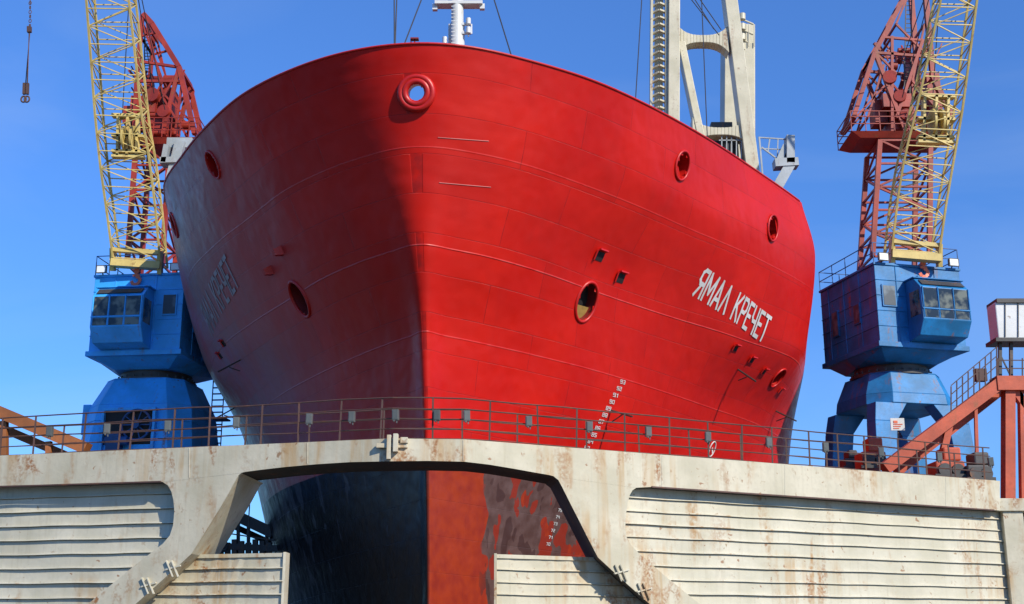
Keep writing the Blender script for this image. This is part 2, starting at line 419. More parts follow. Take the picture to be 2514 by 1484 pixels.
def put_text(mb,txt,mapf,sw=.16,gap=.24):
    st,wd=text_strokes(txt,gap); k=0
    for pl in st:
        for (a,b),(c,d) in zip(pl,pl[1:]):
            L=math.hypot(c-a,d-b); dx,dy=(c-a)/L,(d-b)/L; nx,ny=-dy*sw/2,dx*sw/2
            a2,b2,c2,d2=a-dx*sw*.45,b-dy*sw*.45,c+dx*sw*.45,d+dy*sw*.45
            n=6; vs=[]
            for i in range(n+1):
                t=i/n; px=a2+(c2-a2)*t; py=b2+(d2-b2)*t
                vs+=[mapf((px+nx)/wd,py+ny,k),mapf((px-nx)/wd,py-ny,k)]
            mb.add(vs,[(2*i,2*i+1,2*i+3,2*i+2) for i in range(n)]); k+=1
p00=hit(1702,722); p10=hit(1872,838); p01=hit(1732,662)
def mapR(tx,ty,k):
    s=p00[1]+(p10[1]-p00[1])*tx+(p01[1]-p00[1])*ty; z=p00[2]+(p10[2]-p00[2])*tx+(p01[2]-p00[2])*ty
    return HP(1,s,z)+HN(1,s,z)*(.012+.0006*k)
def mapL(tx,ty,k):
    tx=1-tx
    s=p00[1]-1.5+(p10[1]-p00[1])*tx*1.05+(p01[1]-p00[1])*ty*.3; z=p00[2]+.45+(p10[2]-p00[2])*tx+(p01[2]-p00[2])*ty*1.15
    return HP(-1,s,z)+HN(-1,s,z)*(.012+.0006*k)
mb=MB(); put_text(mb,'ЯМАЛ КРЕЧЕТ',mapR); mk(mb,'name_lettering',M['mark'],hull)
mb=MB(); put_text(mb,'ЯМАЛ КРЕЧЕТ',mapL,.15); mk(mb,'name_lettering',M['mark2'],hull)
def draft(u0,v0,u1,v1,n,start,mat,h=.13):
    for i in range(n):
        u=u0+(u1-u0)*i/(n-1); v=v0+(v1-v0)*i/(n-1); q=hit(u,v)
        if q is None: continue
        sd,s,z,p,nn=q
        def mp(tx,ty,k): return HP(sd,s+sd*(tx-.5)*h*1.8,z+(ty-.5)*h)+HN(sd,s,z)*(.02+.0012*k)
        mb=MB(); put_text(mb,str(start-i),mp,.17,.3)
        mk(mb,'draught_mark',mat,hull)
draft(1528,938,1440,1100,11,93,M['mark']); draft(1380,1236,1345,1336,7,76,M['mark'],.10)
q=hit(1748,1103)
if q:
    mb=MB(); mb.torus(q[3]+q[4]*.01,q[4],.22,.03,1.6,24,6); mb.bar(q[3]+q[4]*.02+Vector((0,0,-.2)),q[3]+q[4]*.02+Vector((0,0,.2)),.05,.02)
    mk(mb,'thruster_mark',M['mark'],hull)
for (u0,v0,u1,v1) in ((1075,338,1200,347),(1078,449,1205,460)):
    mb=MB(); pts=[]
    for k in range(9):
        q=hit(u0+(u1-u0)*k/8,v0+(v1-v0)*k/8)
        if q: pts.append(q[3]+q[4]*.008)
    for a,b in zip(pts,pts[1:]): mb.bar(a,b,.022,.02)
    mk(mb,'weld_bead',M['weld'],hull)
# foremast
mb=MB(); b0=W(1123,118,46); b0.z-=2.0; t0=W(1123,-60,46)
mb.cyl(b0,W(1123,60,46),.30,16); mb.cyl(W(1123,60,46),t0,.25,16)
mb.cyl(W(1103,108,46)+Vector((0,0,-1)),W(1103,60,46),.04,6)
mb.bar(W(1068,12,46),W(1185,12,46),.14,.5); mb.bar(W(1068,12,46),W(1068,26,46),.2); mb.bar(W(1184,12,46),W(1184,24,46),.2)
for u,v in ((1140,60),(1140,82)):
    mb.bar(W(u-12,v,45.8),W(u+16,v,45.8),.1); mb.cyl(W(u+10,v,45.7),W(u+10,v-14,45.7),.1,10)
mb.bar(W(1150,50,45.8),W(1150,90,45.8),.06); mb.bar(W(1158,60,45.8),W(1158,84,45.8),.05)
mb.cyl(W(1092,108,45.9),W(1092,92,45.9),.1,8)
for v in range(-20,110,9): mb.bar(W(1108,v,45.6),W(1118,v,45.6),.03)
mk(mb,'foremast',M['white'],ship)
mb=MB(); mb.bar(W(1018,112,38.2),W(1018,97,38.2),.05); mb.bar(W(1008,97,38.2),W(1028,97,38.2),.05,.2); mb.bar(W(1009,97,38.2),W(1009,104,38.2),.04)
mk(mb,'bow_light_bracket',M['reddark'],ship)
for a in ((968,-20,46,969,112,44),(975,-20,46,970,112,44),(1040,-15,46,985,112,44),(1210,-10,46,1263,145,45),(1576,-10,60,1559,245,58),(1722,-10,62,1736,330,62),(1690,-10,62,1765,75,62),(1700,-10,62,1752,60,62),(1712,-10,62,1770,62,62)):
    mb=MB(); mb.cyl(W(*a[:3]),W(*a[3:])-Vector((0,0,.3)),.03,5); mk(mb,'rigging_wire',M['wire'],ship)
# ---- deck crane of the ship
mb=MB(); Y=66
mb.bar(W(1654,-60,Y),W(1651,560,Y),.66,.9)
mk(mb,'crane_post',M['cream'],ship,bevel=.04)
mb=MB()
mb.bar(W(1600,-60,Y),W(1596,560,Y),.14,.5); mb.bar(W(1636,-60,Y),W(1634,560,Y),.14,.5)
mb.bar(W(1618,-60,Y+.5),W(1615,560,Y+.5),.5,.06)
for i in range(26):
    v=-40+i*17; a=W(1600,v+6,Y); c=W(1618,v-3,Y-.25); b=W(1636,v+4,Y)
    mb.bar(a,c,.10,.2); mb.bar(c,b,.10,.2)
mk(mb,'ladder',M['cream'],ship)
mb=MB()
mb.bar(W(1783,-60,Y+1),W(1862,560,Y+1),.75,1.1)
mb.bar(W(1671,110,Y+1),W(1735,420,Y+1),.42,.9)
def arch(u0,u1,v,th,g,y):
    top=[];bot=[]
    n=16
    for i in range(n+1):
        t=i/n; u=u0+(u1-u0)*t; e=(abs(2*t-1))**3
        top.append(W(u,v-th/2-g*e,y)); bot.append(W(u,v+th/2+g*e,y))
    D=Vector((0,.9,0))
    for i in range(n):
        mb.hexa([bot[i],bot[i+1],bot[i+1]+D,bot[i]+D],[top[i],top[i+1],top[i+1]+D,top[i]+D])
arch(1662,1790,95,18,26,Y+.6); arch(1700,1840,322,18,26,Y+.6)
mk(mb,'crane_jib',M['cream'],ship,bevel=.03)
mb=MB()
mb.bar(W(1810,120,Y+6),W(1808,600,Y+6),1.85,1.8)
mb.bar(W(1838,70,Y+6),W(1838,600,Y+6),.6,1.2); mb.bar(W(1822,62,Y+6),W(1820,130,Y+6),.4,.5)
for v in (60,85,110): mb.bar(W(1815,v-15,Y+5.4),W(1850,v,Y+5.4),.1)
for v in (35,60,85,110): mb.cyl(W(1822,v,Y+5.2),W(1822,v+14,Y+5.2),.22,8)
for u in (1838,1852): mb.bar(W(u,60,Y+5),W(u,115,Y+5),.06)
mk(mb,'crane_post',M['cream'],ship,bevel=.03)
mb=MB(); 
mb.pxbox(1765,335,1825,600,Y+2,1.5)
mb.pxbox(1748,300,1800,345,Y+2.2,1.0)
mb.cyl(W(1785,360,Y+1.4),W(1785,430,Y+1.4),.5,14)
mk(mb,'winch_house',M['steel'],ship)
mb=MB()
for u in range(1772,1825,12): mb.bar(W(u,330,Y+.8),W(u,400,Y+.8),.06)
mb.bar(W(1765,345,Y+.8),W(1825,345,Y+.8),.06)
mk(mb,'winch_rail',M['grey'],ship)
mb=MB(); Y2=58
mb.bar(W(1875,520,Y2),W(1945,395,Y2),.5,.6); mb.bar(W(1938,338,Y2),W(1938,405,Y2),.4,.7); mb.bar(W(1900,405,Y2),W(1957,402,Y2),.42,.7)
mb.bar(W(1862,338,Y2),W(1938,343,Y2),.06); mb.bar(W(1870,362,Y2),W(1920,400,Y2),.07); mb.bar(W(1890,340,Y2),W(1885,375,Y2),.06);mb.bar(W(1864,338,Y2),W(1872,430,Y2),.08); mb.bar(W(1866,365,Y2),W(1925,368,Y2),.05)
mb.bar(W(1910,340,Y2),W(1908,400,Y2),.05)
mb.bar(W(1928,360,Y2),W(1910,400,Y2),.3,.4)
mk(mb,'davit',M['grey'],ship)
mb=MB()
mb.pxbox(408,338,470,362,Y2,1.2); mb.bar(W(413,362,Y2),W(405,405,Y2),.25,.8); mb.bar(W(397,400,Y2),W(450,398,Y2),.3,.8); mb.bar(W(445,350,Y2),W(415,470,Y2),.5,.5)
mk(mb,'davit',M['grey'],ship)
# ---------------------------------------------------------------- dock gate
HT=4.9
pl=[WZ(0,1119,HT),WZ(960,1077,HT),WZ(1140,1079,HT),WZ(2440,1180,HT)]
segs=[(pl[0],pl[1]),(pl[1],pl[2]),(pl[2],pl[3])]
def G(u,v,off=0.0):
    d=ray(u,v); best=-1
    for a,b in segs:
        e=b-a; n=Vector((e.y,-e.x,0)); a2=a+Vector((0,off,0))
        den=d.dot(n)
        if abs(den)<1e-9: continue
        t=(a2-CAM).dot(n)/den
        if t>best: best=t
    return CAM+d*best
TH=Vector((-.06,2.0,0))
gate=empty('dock_gate',(-3,34,0),'weathered beige steel dock gate with ribbed panels and rust streaks','dock gate')
def strip(mb,A,B,off=0,th=TH,dA=0,dB=0):
    fa=[G(u,v,off) for u,v in A]; fb=[G(u,v,off) for u,v in B]; n=len(A)
    ba=[p+th for p in fa]; bb=[p+th for p in fb]
    vs=fa+fb+ba+bb
    o=len(mb.v); mb.v+=vs
    def F_(f,mi): mb.f.append([i+o for i in f]); mb.m.append(mi); mb.sm.append(False)
    for i in range(n-1):
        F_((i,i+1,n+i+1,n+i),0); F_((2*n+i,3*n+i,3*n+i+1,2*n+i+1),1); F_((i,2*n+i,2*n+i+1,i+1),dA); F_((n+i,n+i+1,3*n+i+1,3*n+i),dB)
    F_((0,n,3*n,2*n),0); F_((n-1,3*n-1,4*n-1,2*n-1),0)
def topv(u):
    return 1119+(1077-1119)*u/960 if u<960 else (1077+2*(u-960)/180 if u<1140 else 1079+101*(u-1140)/1300)
botp=[(-400,1208),(0,1193),(395,1183),(400,1184),(590,1162),(602,1159),(640,1154),(700,1147),(780,1140),(860,1135),(960,1133),(1050,1132),(1140,1134),(1200,1141),(1260,1151),(1310,1160),(1350,1167),(1364,1171),(1560,1198),(1600,1196),(1900,1217),(2200,1238),(2440,1253),(2455,1254)]
def botv(u):
    for (a,b),(c,d) in zip(botp,botp[1:]):
        if a<=u<=c: return b+(d-b)*(u-a)/(c-a)
us=sorted(set([p[0] for p in botp]+list(range(-400,2456,60))+[2455]))
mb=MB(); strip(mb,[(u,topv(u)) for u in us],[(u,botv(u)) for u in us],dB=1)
mk(mb,'top_beam',[M['beige'],M['painted_shade']],gate)
LA=[(396,1182),(412,1192),(421,1208),(426,1230),(428,1255),(425,1290),(417,1315),(400,1335),(372,1357),(335,1385),(215,1484),(150,1540)]
LB=[(592,1162),(585,1168),(575,1186),(562,1210),(547,1236),(528,1267),(510,1296),(490,1328),(470,1360),(445,1383),(330,1486),(262,1542)]
RA=[(1358,1169),(1371,1179),(1380,1196),(1391,1218),(1403,1242),(1424,1283),(1441,1317),(1455,1344),(1468,1369),(1528,1424),(1598,1486),(1660,1540)]
RB=[(1564,1197),(1553,1204),(1546,1216),(1541,1235),(1537,1262),(1535,1295),(1538,1318),(1549,1338),(1570,1360),(1630,1412),(1718,1484),(1780,1540)]
mb=MB(); strip(mb,LA,LB,.004,Vector((.14,2.3,0))); mk(mb,'diagonal_leg',[M['beige'],M['painted_shade']],gate)
mb=MB(); strip(mb,RA,RB,.004,Vector((-.16,1.9,0)),dA=1); mk(mb,'diagonal_leg',[M['beige'],M['painted_shade']],gate)
def midline(A,B,off,f=.5):
    return [G(a[0]*(1-f)+b[0]*f,a[1]*(1-f)+b[1]*f,off) for a,b in zip(A,B)]
def xz(mid,z):
    if z>=mid[0].z: return mid[0].x
    for a,b in zip(mid,mid[1:]):
        if b.z<=z<=a.z: return a.x+(b.x-a.x)*(a.z-z)/(a.z-b.z)
    a,b=mid[-2],mid[-1]; return max(-40,min(40,a.x+(b.x-a.x)*(a.z-z)/(a.z-b.z)))
def yplane(seg,x,off):
    a,b=seg; return a.y+(b.y-a.y)*(x-a.x)/(b.x-a.x)+off
def ribbed(mb,seg,fx0,fx1,ztop,off,zbot=0.0,per=.36,seed=1,depth=.07):
    rnd=random.Random(seed)
    prof=[]; z=ztop
    while z>zbot+.1:
        h=per*(1+rnd.uniform(-.06,.06))
        d=depth*(1+rnd.uniform(-.2,.2))
        prof+=[(z,0),(z-h*.78,0.0),(z-h*.80,-d),(z-h*.88,-d*1.15),(z-h*.89,.05),(z-h*.935,.05),(z-h*.94,0)]; z-=h
    prof.append((z,0))
    nx=22
    rows=[]; jit=[rnd.uniform(-.012,.012) for _ in range(nx+1)]
    for (zz,o) in prof:
        x0=fx0(zz); x1=fx1(zz); row=[]
        for i in range(nx+1):
            x=x0+(x1-x0)*i/nx
            row.append(Vector((x,yplane(seg,x,off)+o+.014*math.sin(x*1.3+zz*2.1)+jit[i]+rnd.uniform(-.004,.004),zz+.008*math.sin(x*2.7+zz))))
        rows.append(row)
    vs=[p for r in rows for p in r]; w=nx+1
    fs=[(i*w+j,(i+1)*w+j,(i+1)*w+j+1,i*w+j+1) for i in range(len(rows)-1) for j in range(nx)]
    mb.add(vs,fs)
zl=G(200,1150).z; 
mL=midline(LA,LB,.45,.4); mR=midline(RA,RB,.45,.6)
mb=MB(); ribbed(mb,segs[0],lambda z:-22.0,lambda z:xz(mL,z),zl,.45,0,.39,2,.075); mk(mb,'ribbed_panel',M['beige2'],gate)
xr=G(2462,1300,.45).x
mb=MB(); ribbed(mb,segs[2],lambda z:xz(mR,z),lambda z:xr,G(2000,1190).z,.45,0,.37,3,.075); mk(mb,'ribbed_panel',M['beige2'],gate)
def block(seg,fx0,fx1,ztop,off,seed):
    mb=MB(); ribbed(mb,seg,fx0,fx1,ztop-.10,off,0,.33,seed,.06)
    a,b=fx0(ztop),fx1(ztop)
    y0=yplane(seg,a,off); y1=yplane(seg,b,off)
    mb.hexa([Vector((a,y0-.06,ztop-.1)),Vector((b,y1-.06,ztop-.1)),Vector((b,y1+.5,ztop-.1)),Vector((a,y0+.5,ztop-.1))],
            [Vector((a,y0-.06,ztop)),Vector((b,y1-.06,ztop)),Vector((b,y1+.5,ztop)),Vector((a,y0+.5,ztop))])
    return mb
zbl=G(600,1360,.8).z; xl=G(697,1400,.8).x
mL2=midline(LA,LB,.8,.7)
mb=block(segs[0],lambda z:xz(mL2,z)-.2,lambda z:xl,zbl,.8,5)
y=yplane(segs[0],xl,.8); mb.box((xl-.02,y-.09,0),(xl+.05,y+.5,zbl+.02)); mk(mb,'lower_panel',M['beige'],gate)
zbr=G(1300,1364,.8).z; xrr=G(1218,1400,.8).x; mR2=midline(RA,RB,.8,.3)
mb=block(segs[2],lambda z:xrr,lambda z:xz(mR2,z)+.2,zbr,.8,6)
y=yplane(segs[2],xrr,.8); mb.box((xrr-.05,y-.09,0),(xrr+.02,y+.5,zbr+.02))
mk(mb,'lower_panel',M['beige'],gate)
mb=MB()
def gb(u0,v0,u1,v1,d):
    a=G(u0,v1); b=G(u1,v1); c=G(u1,v0); y=min(a.y,b.y)
    mb.box((a.x,y-d,a.z),(b.x,y+.02,c.z))
gb(925,1090,1000,1102,.10); gb(950,1070,960,1130,.16); gb(966,1068,978,1112,.22); gb(984,1076,1002,1090,.15)
mk(mb,'lifting_lug',M['beige'],gate,bevel=.01)
for cx,cy in ((425,1395),(365,1437),(1526,1405),(1582,1450)):
    mb=MB()
    for k in (-10,3):
        a=G(cx+k-6,cy-18,-.03); b=G(cx+k+10,cy+22,-.03); mb.bar(a,b,.03,.10)
    mb.bar(G(cx-18,cy+4,-.03),G(cx+18,cy-6,-.03),.04,.06)
    mk(mb,'hinge_clamp',M['beige2'],gate)
mb=MB(); e=G(2462,1300,.3); e2=G(2502,1300,.3); zt=G(2450,1256,.3).z
mb.box((e.x+.01,e.y-.1,0),(e2.x,e.y+1.2,zt)); mb.box((e2.x+.01,e.y+.5,0),(e2.x+10,e.y+1.4,zt-.15)); mb.box((e.x-.3,e.y-.2,zt),(e2.x+10,e.y+1.5,zt+.42))
mk(mb,'end_column',M['beige'],gate,bevel=.02)
for a,b in ((-400,395),(1600,2440)):
    mb=MB(); mb.bar(G(a,botv(a),-.03),G(b,botv(b),-.03),.04,.05); mk(mb,'weld_lip',M['rail'],gate)
for u in (465,755,1137,1625,1927,2322):
    mb=MB(); mb.bar(G(u,topv(u)+2,-.004),G(u,botv(u)-3,-.004),.02,.012); mk(mb,'weld_seam',M['beige2'],gate)
# ---------------------------------------------------------------- guard railings
poly=[G(-400,topv(-400)),pl[1],pl[2],pl[3]]
def along(poly):
    return [(a,b,(b-a).length) for a,b in zip(poly,poly[1:])]
def railing(off,step,phase,label,hh=1.1):
    P=[p+Vector((0,off,0)) for p in poly]
    par=empty('guard_railing',(P[1].x,P[1].y,P[1].z),label,'railing','railings along the dock gate')
    mb=MB()
    for h in (.28,.55,.82,hh):
        for a,b in zip(P,P[1:]):
            n=int((b-a).length/1.5)+1; prev=a
            for i in range(1,n+1):
                q=a.lerp(b,i/n)+Vector((0,0,random.uniform(-.022,.022) if i<n else 0))
                mb.cyl(prev+Vector((0,0,h)),q+Vector((0,0,h)),.016 if h<1 else .020,6,caps=False); prev=q
    mk(mb,'rail',M['rail'],par)
    pm=None; d=phase
    tot=sum(l for _,_,l in along(P))
    while d<tot:
        r=d
        for a,b,l in along(P):
            if r<=l: p=a.lerp(b,r/l); break
            r-=l
        if pm is None:
            m2=MB(); m2.bar((0,0,0),(0,0,hh),.045,.03); m2.bar((0,0,0),(0,0,.02),.14,.1)
            ob=mk(m2,'post',M['rail']); ob.parent=par; pm=ob
        else:
            ob=pm.copy(); col.objects.link(ob); ob.parent=par
        ob.location=p-ORG[par.name]
        ob.rotation_euler=(random.uniform(-.015,.015),random.uniform(-.03,.03),0)
        d+=step*random.uniform(.8,1.2)
    return par
railing(.12,1.35,.6,'rusty brown steel guard railing on the front edge of the gate')
railing(1.8,1.9,1.0,'rusty brown steel guard railing on the back edge of the gate')
first=None
for i,u in enumerate([117,258,408,577,757,862,970,1072,1145,1298,1448,1593,1740,1890,2030,2167,2310,2437]):
    p=G(u,topv(u))+Vector((0,.02,.62))
    if first is None:
        m2=MB(); m2.box((-.085,-.08,-.14),(.085,.05,.14)); m2.mi=1; m2.box((-.05,-.1,-.18),(-.01,-.02,-.14)); m2.box((.02,-.05,-.22),(.05,-.02,-.14)); m2.box((-.07,-.09,-.12),(.07,-.08,.12)); m2.mi=0
        ob=mk(m2,'junction_box',[M['greybox'],M['greybox']],bevel=.008); first=ob
        ob['label']='small grey electrical box fixed to the gate railing'; ob['category']='electrical box'; ob['group']='electrical boxes along the gate railing'
    else:
        ob=first.copy(); col.objects.link(ob)
    ob.location=p; ob.rotation_euler=(0,random.uniform(-.03,.03),random.uniform(-.15,.15))
# ---------------------------------------------------------------- truss helper
def frame(mb,PL,PR,y0,y1,w=.16,br=.08,zig=True,back=True):
    n=len(PL)
    g=lambda y,i:y[i] if isinstance(y,(list,tuple)) else y
    c=[[W(PL[i][0],PL[i][1],g(y0,i)),W(PR[i][0],PR[i][1],g(y0,i)),
        W(PR[i][0],PR[i][1],g(y0,i))+Vector((0,g(y1,i)-g(y0,i),0)),W(PL[i][0],PL[i][1],g(y0,i))+Vector((0,g(y1,i)-g(y0,i),0))] for i in range(n)]
    for i in range(n-1):
        for k in range(4):
            mb.bar(c[i][k],c[i+1][k],w)
    for i in range(n):
        for k in range(4): mb.bar(c[i][k],c[i][(k+1)%4],br)
    if zig:
        for i in range(n-1):
            for k in range(4):
                if (i+k)%2: mb.bar(c[i][k],c[i+1][(k+1)%4],br)
                else: mb.bar(c[i][(k+1)%4],c[i+1][k],br)
    return c
def lerp_list(pts,n):
    out=[]
    v0,v1=pts[0][1],pts[-1][1]
    for i in range(n+1):
        v=v0+(v1-v0)*i/n
        for a,b in zip(pts,pts[1:]):
            if (a[1]-v)*(b[1]-v)<=0:
                t=0 if a[1]==b[1] else (v-a[1])/(b[1]-a[1]); out.append((a[0]+(b[0]-a[0])*t,v)); break
    return out
# ---------------------------------------------------------------- harbour cranes
QT=4.6
def crane(O,f,blue,hx,wx,px,label,mirror):
    O=Vector((O[0],O[1],0)); f=Vector((f[0],f[1],0)).normalized(); r=Vector((-f.y,f.x,0))
    base=empty('harbour_crane',(O.x,O.y,QT+ZC),label,'crane','slewing harbour cranes')
    HR=-2.3 if mirror else -3.0
    def L(x,y,z): return O+r*x+f*y+Vector((0,0,z+ZC))
    def lbox(mb,x0,x1,y0,y1,z0,z1,tx=0,ty=0):
        b=[L(x0,y1,z0),L(x1,y1,z0),L(x1,y0,z0),L(x0,y0,z0)]; t=[L(x0+tx,y1-ty,z1),L(x1-tx,y1-ty,z1),L(x1-tx,y0+ty,z1),L(x0+tx,y0+ty,z1)]
        mb.hexa(b,t)
    mb=MB(); lbox(mb,-2.3,2.3,HR,3,13.25,17.0); lbox(mb,-2.42,2.42,HR-.1,3.1,13.0,13.25); lbox(mb,-2.36,2.36,HR-.06,3.06,17.0,17.12)
    b=[L(x,y,12.55) for x,y in ((-1.4,1.9),(1.4,1.9),(1.9,0),(1.4,-1.9),(-1.4,-1.9),(-1.9,0))]
    t=[L(x,y,13.0) for x,y in ((-2.2,2.9),(2.2,2.9),(2.4,0),(2.2,HR+.1),(-2.2,HR+.1),(-2.4,0))]
    mb.hexa(b,t)
    for z in (14.0,14.75,15.5,16.25): lbox(mb,-2.33,2.33,HR-.03,3.03,z,z+.04)
    for x in (-1.2,.9): lbox(mb,x-.02,x+.02,2.9,3.035,13.3,17)
    for y in (-1.5,0,1.5): lbox(mb,-2.335,2.335,y-.02,y+.02,13.3,17)
    house=mk(mb,'machinery_house',blue,base,bevel=.03)
    def win(x,z,w,h,side=None,y=0):
        m=MB()
        if side is None:
            m.mi=1; lbox(m,x-w/2-.06,x+w/2+.06,3.0,3.07,z-h/2-.06,z+h/2+.06); m.mi=0; lbox(m,x-w/2,x+w/2,3.02,3.085,z-h/2,z+h/2)
        else:
            a,b_=sorted((side*2.28,side*2.37)); c_,d_=sorted((side*2.28,side*2.385))
            m.mi=1; lbox(m,a,b_,y-w/2-.06,y+w/2+.06,z-h/2-.06,z+h/2+.06); m.mi=0; lbox(m,c_,d_,y-w/2,y+w/2,z-h/2,z+h/2)
        mk(m,'window',[M['glass2'],blue],house)
    win(wx,15.5,.62,.95)
    sd=1 if not mirror else -1
    win(0,15.0,.5,.9,sd,1.2); win(0,15.0,.5,1.2,sd,-.9)
    m=MB(); w=1.28
    prof=[(3.0,16.25),(3.75,16.2),(4.25,15.7),(4.3,14.15),(3.9,13.45),(3.0,13.3)]
    A=[L(hx-w,y,z) for y,z in prof]; B=[L(hx+w,y,z) for y,z in prof]; n=len(prof)
    m.add(A+B,[tuple(range(n)),tuple(range(2*n-1,n-1,-1))]+[(i,n+i,n+(i+1)%n,(i+1)%n) for i in range(n)])
    lbox(m,hx-w-.08,hx+w+.08,2.95,3.85,16.22,16.29)
    for k in range(4):
        x0=hx-w+.04+k*.81; lbox(m,x0,x0+.06,4.2,4.33,14.2,15.7)
    lbox(m,hx-w,hx+w,4.2,4.33,14.6,14.68)
    cab=mk(m,'cab',blue,base,bevel=.03)
    def pane(x0,x1,z0,z1,y0,y1):
        m=MB(); b=[L(x0,y0,z0),L(x1,y0,z0),L(x1,y1,z1),L(x0,y1,z1)]
        o=f*.03
        m.hexa([q-o for q in b],[q+o*.6 for q in b]); mk(m,'window',M['glass'],cab)
    for k in range(3):
        x0=hx-w+.12+k*.81; pane(x0,x0+.70,14.7,15.65,4.285,4.26)
        pane(x0,x0+.70,14.22,14.58,4.295,4.285)
    for s_ in (-1,1):
        m=MB(); x=hx+s_*(w+.012); q=[L(x,3.3,14.4),L(x,4.15,14.4),L(x,4.1,15.6),L(x,3.3,15.6)]
        m.hexa([a-r*s_*.03 for a in q],q); mk(m,'window',M['glass'],cab)
    m=MB(); q=[L(hx-w+.15,3.88,16.1),L(hx+w-.15,3.88,16.1),L(hx+w-.15,4.18,15.82),L(hx-w+.15,4.18,15.82)]
    m.hexa(q,[a+(f+Vector((0,0,.7)))*.03 for a in q]); mk(m,'sun_visor',M['steel'],cab)
    m=MB(); ez=16.85; ex=hx+.35 if not mirror else hx-.3
    cc=L(ex,3.18,ez)
    m.cyl(cc+Vector((0,0,.36))-f*.03,cc+Vector((0,0,.36))+f*.03,.15,10)
    path=[(0,.26),(0,.08),(.19,-.0),(.21,-.18),(.06,-.33),(-.14,-.31),(-.23,-.15)]
    for a,b_ in zip(path,path[1:]): m.bar(cc+r*a[0]+Vector((0,0,a[1])),cc+r*b_[0]+Vector((0,0,b_[1])),.15,.05)
    m.bar(cc+r*-.17+Vector((0,0,.14)),cc+r*.17+Vector((0,0,.14)),.10,.05)
    mk(m,'hook_emblem',M['logo'],house)
    m=MB(); m.cyl(L(0,0,12.2),L(0,0,12.55),1.75,28); m.cyl(L(0,0,12.05),L(0,0,12.2),2.0,28)
    for k in range(28):
        a=2*math.pi*k/28; m.bar(L(1.88*math.cos(a),1.88*math.sin(a),12.2),L(1.88*math.cos(a),1.88*math.sin(a),12.34),.08)
    mk(m,'slewing_ring',M['steel'],base)
    m=MB()
    def oc(h,c,z): return [L(x,y,z) for x,y in ((-h+c,h),(h-c,h),(h,h-c),(h,-h+c),(h-c,-h),(-h+c,-h),(-h,-h+c),(-h,h-c))]
    if mirror:
        m.hexa(oc(1.9,.7,12.05),oc(1.9,.7,12.1))
        m.hexa(oc(2.3,.9,11.0),oc(1.9,.7,12.05)); m.hexa(oc(2.35,.9,10.5),oc(2.3,.9,11.0))
        for sx in (-1,1):
            for sy in (-1,1):
                t=[L(sx*a,sy*b_,10.5) for a,b_ in ((2.35,2.3),(.7,2.3),(.7,1.5),(2.35,1.5))]
                c2=[L(sx*a,sy*b_,9.6) for a,b_ in ((2.5,2.4),(1.35,2.4),(1.35,1.6),(2.5,1.6))]
                c3=[L(sx*a,sy*b_,QT) for a,b_ in ((2.8,2.7),(1.9,2.7),(1.9,1.8),(2.8,1.8))]
                m.hexa(c2,t); m.hexa(c3,c2)
    else:
        m.hexa(oc(2.0,.7,12.05),oc(2.0,.7,12.1))
        m.hexa(oc(2.6,.9,10.7),oc(2.0,.7,12.05)); m.hexa(oc(2.72,.9,9.9),oc(2.6,.9,10.7))
        m.hexa(oc(2.95,.9,8.0),oc(2.70,.9,9.9)); m.hexa(oc(3.0,.9,QT),oc(2.94,.9,8.0))
        lbox(m,-3.0,-2.6,-1,1.6,9.4,10.9); 
        lbox(m,-1.35,-1.2,2.6,3.05,8.2,10.3); lbox(m,1.2,1.35,2.6,3.05,8.2,10.3); lbox(m,-1.35,1.35,2.6,3.05,10.3,10.45)
    mk(m,'portal',blue,base,bevel=.03)
    m=MB()
    if mirror:
        m.cyl(L(-.3,0,8.0),L(-.3,0,10.5),.35,12); m.cyl(L(.5,-.6,8.8),L(.5,-.4,8.8),.5,20); lbox(m,-.7,.7,-.5,.5,QT,8.0)
    else:
        m.mi=1; lbox(m,-1.2,1.2,2.5,2.86,8.2,10.3); m.mi=0
        m.torus(L(.45,3.05,9.6),f,.72,.06,1.0,28,6); 
        for k in range(5):
            a=math.pi*k/5; m.bar(L(.45-.7*math.cos(a),3.05,9.6-.7*math.sin(a)),L(.45+.7*math.cos(a),3.05,9.6+.7*math.sin(a)),.05)
        m.cyl(L(.45,2.8,9.6),L(.45,3.2,9.6),.2,12)
        lbox(m,-.8,-.2,2.9,3.5,8.3,9.2); m.cyl(L(-.9,3.3,8.8),L(.2,3.3,8.8),.22,12)
    mk(m,'cable_reel',[M['blueD'],M['black']],base)
    m=MB(); pp=[(-2.3,3),(2.3,3),(2.3,HR),(-2.3,HR),(-2.3,3)]
    for a,b_ in zip(pp,pp[1:]):
        for h in (.5,1.0): m.bar(L(*a,17.1+h),L(*b_,17.1+h),.035)
        for t in range(4):
            x=a[0]+(b_[0]-a[0])*t/4; y=a[1]+(b_[1]-a[1])*t/4; m.bar(L(x,y,17.1),L(x,y,18.1),.035)
    mk(m,'roof_railing',M['blueD'],base)
    m=MB()
    lx=2.35 if not mirror else 1.4
    for k in range(12):
        z=12.9-.32*k; m.bar(L(lx,-1.7,z),L(lx+.6,-1.7,z),.04,.2)
    m.bar(L(lx,-1.7,13.0),L(lx,-1.7,9.2),.05); m.bar(L(lx+.6,-1.7,13.0),L(lx+.6,-1.7,9.2),.05)
    lbox(m,lx-.3,lx+.8,-2.4,-1.4,10.6,10.68)
    mk(m,'ladder',M['blueD'],base)
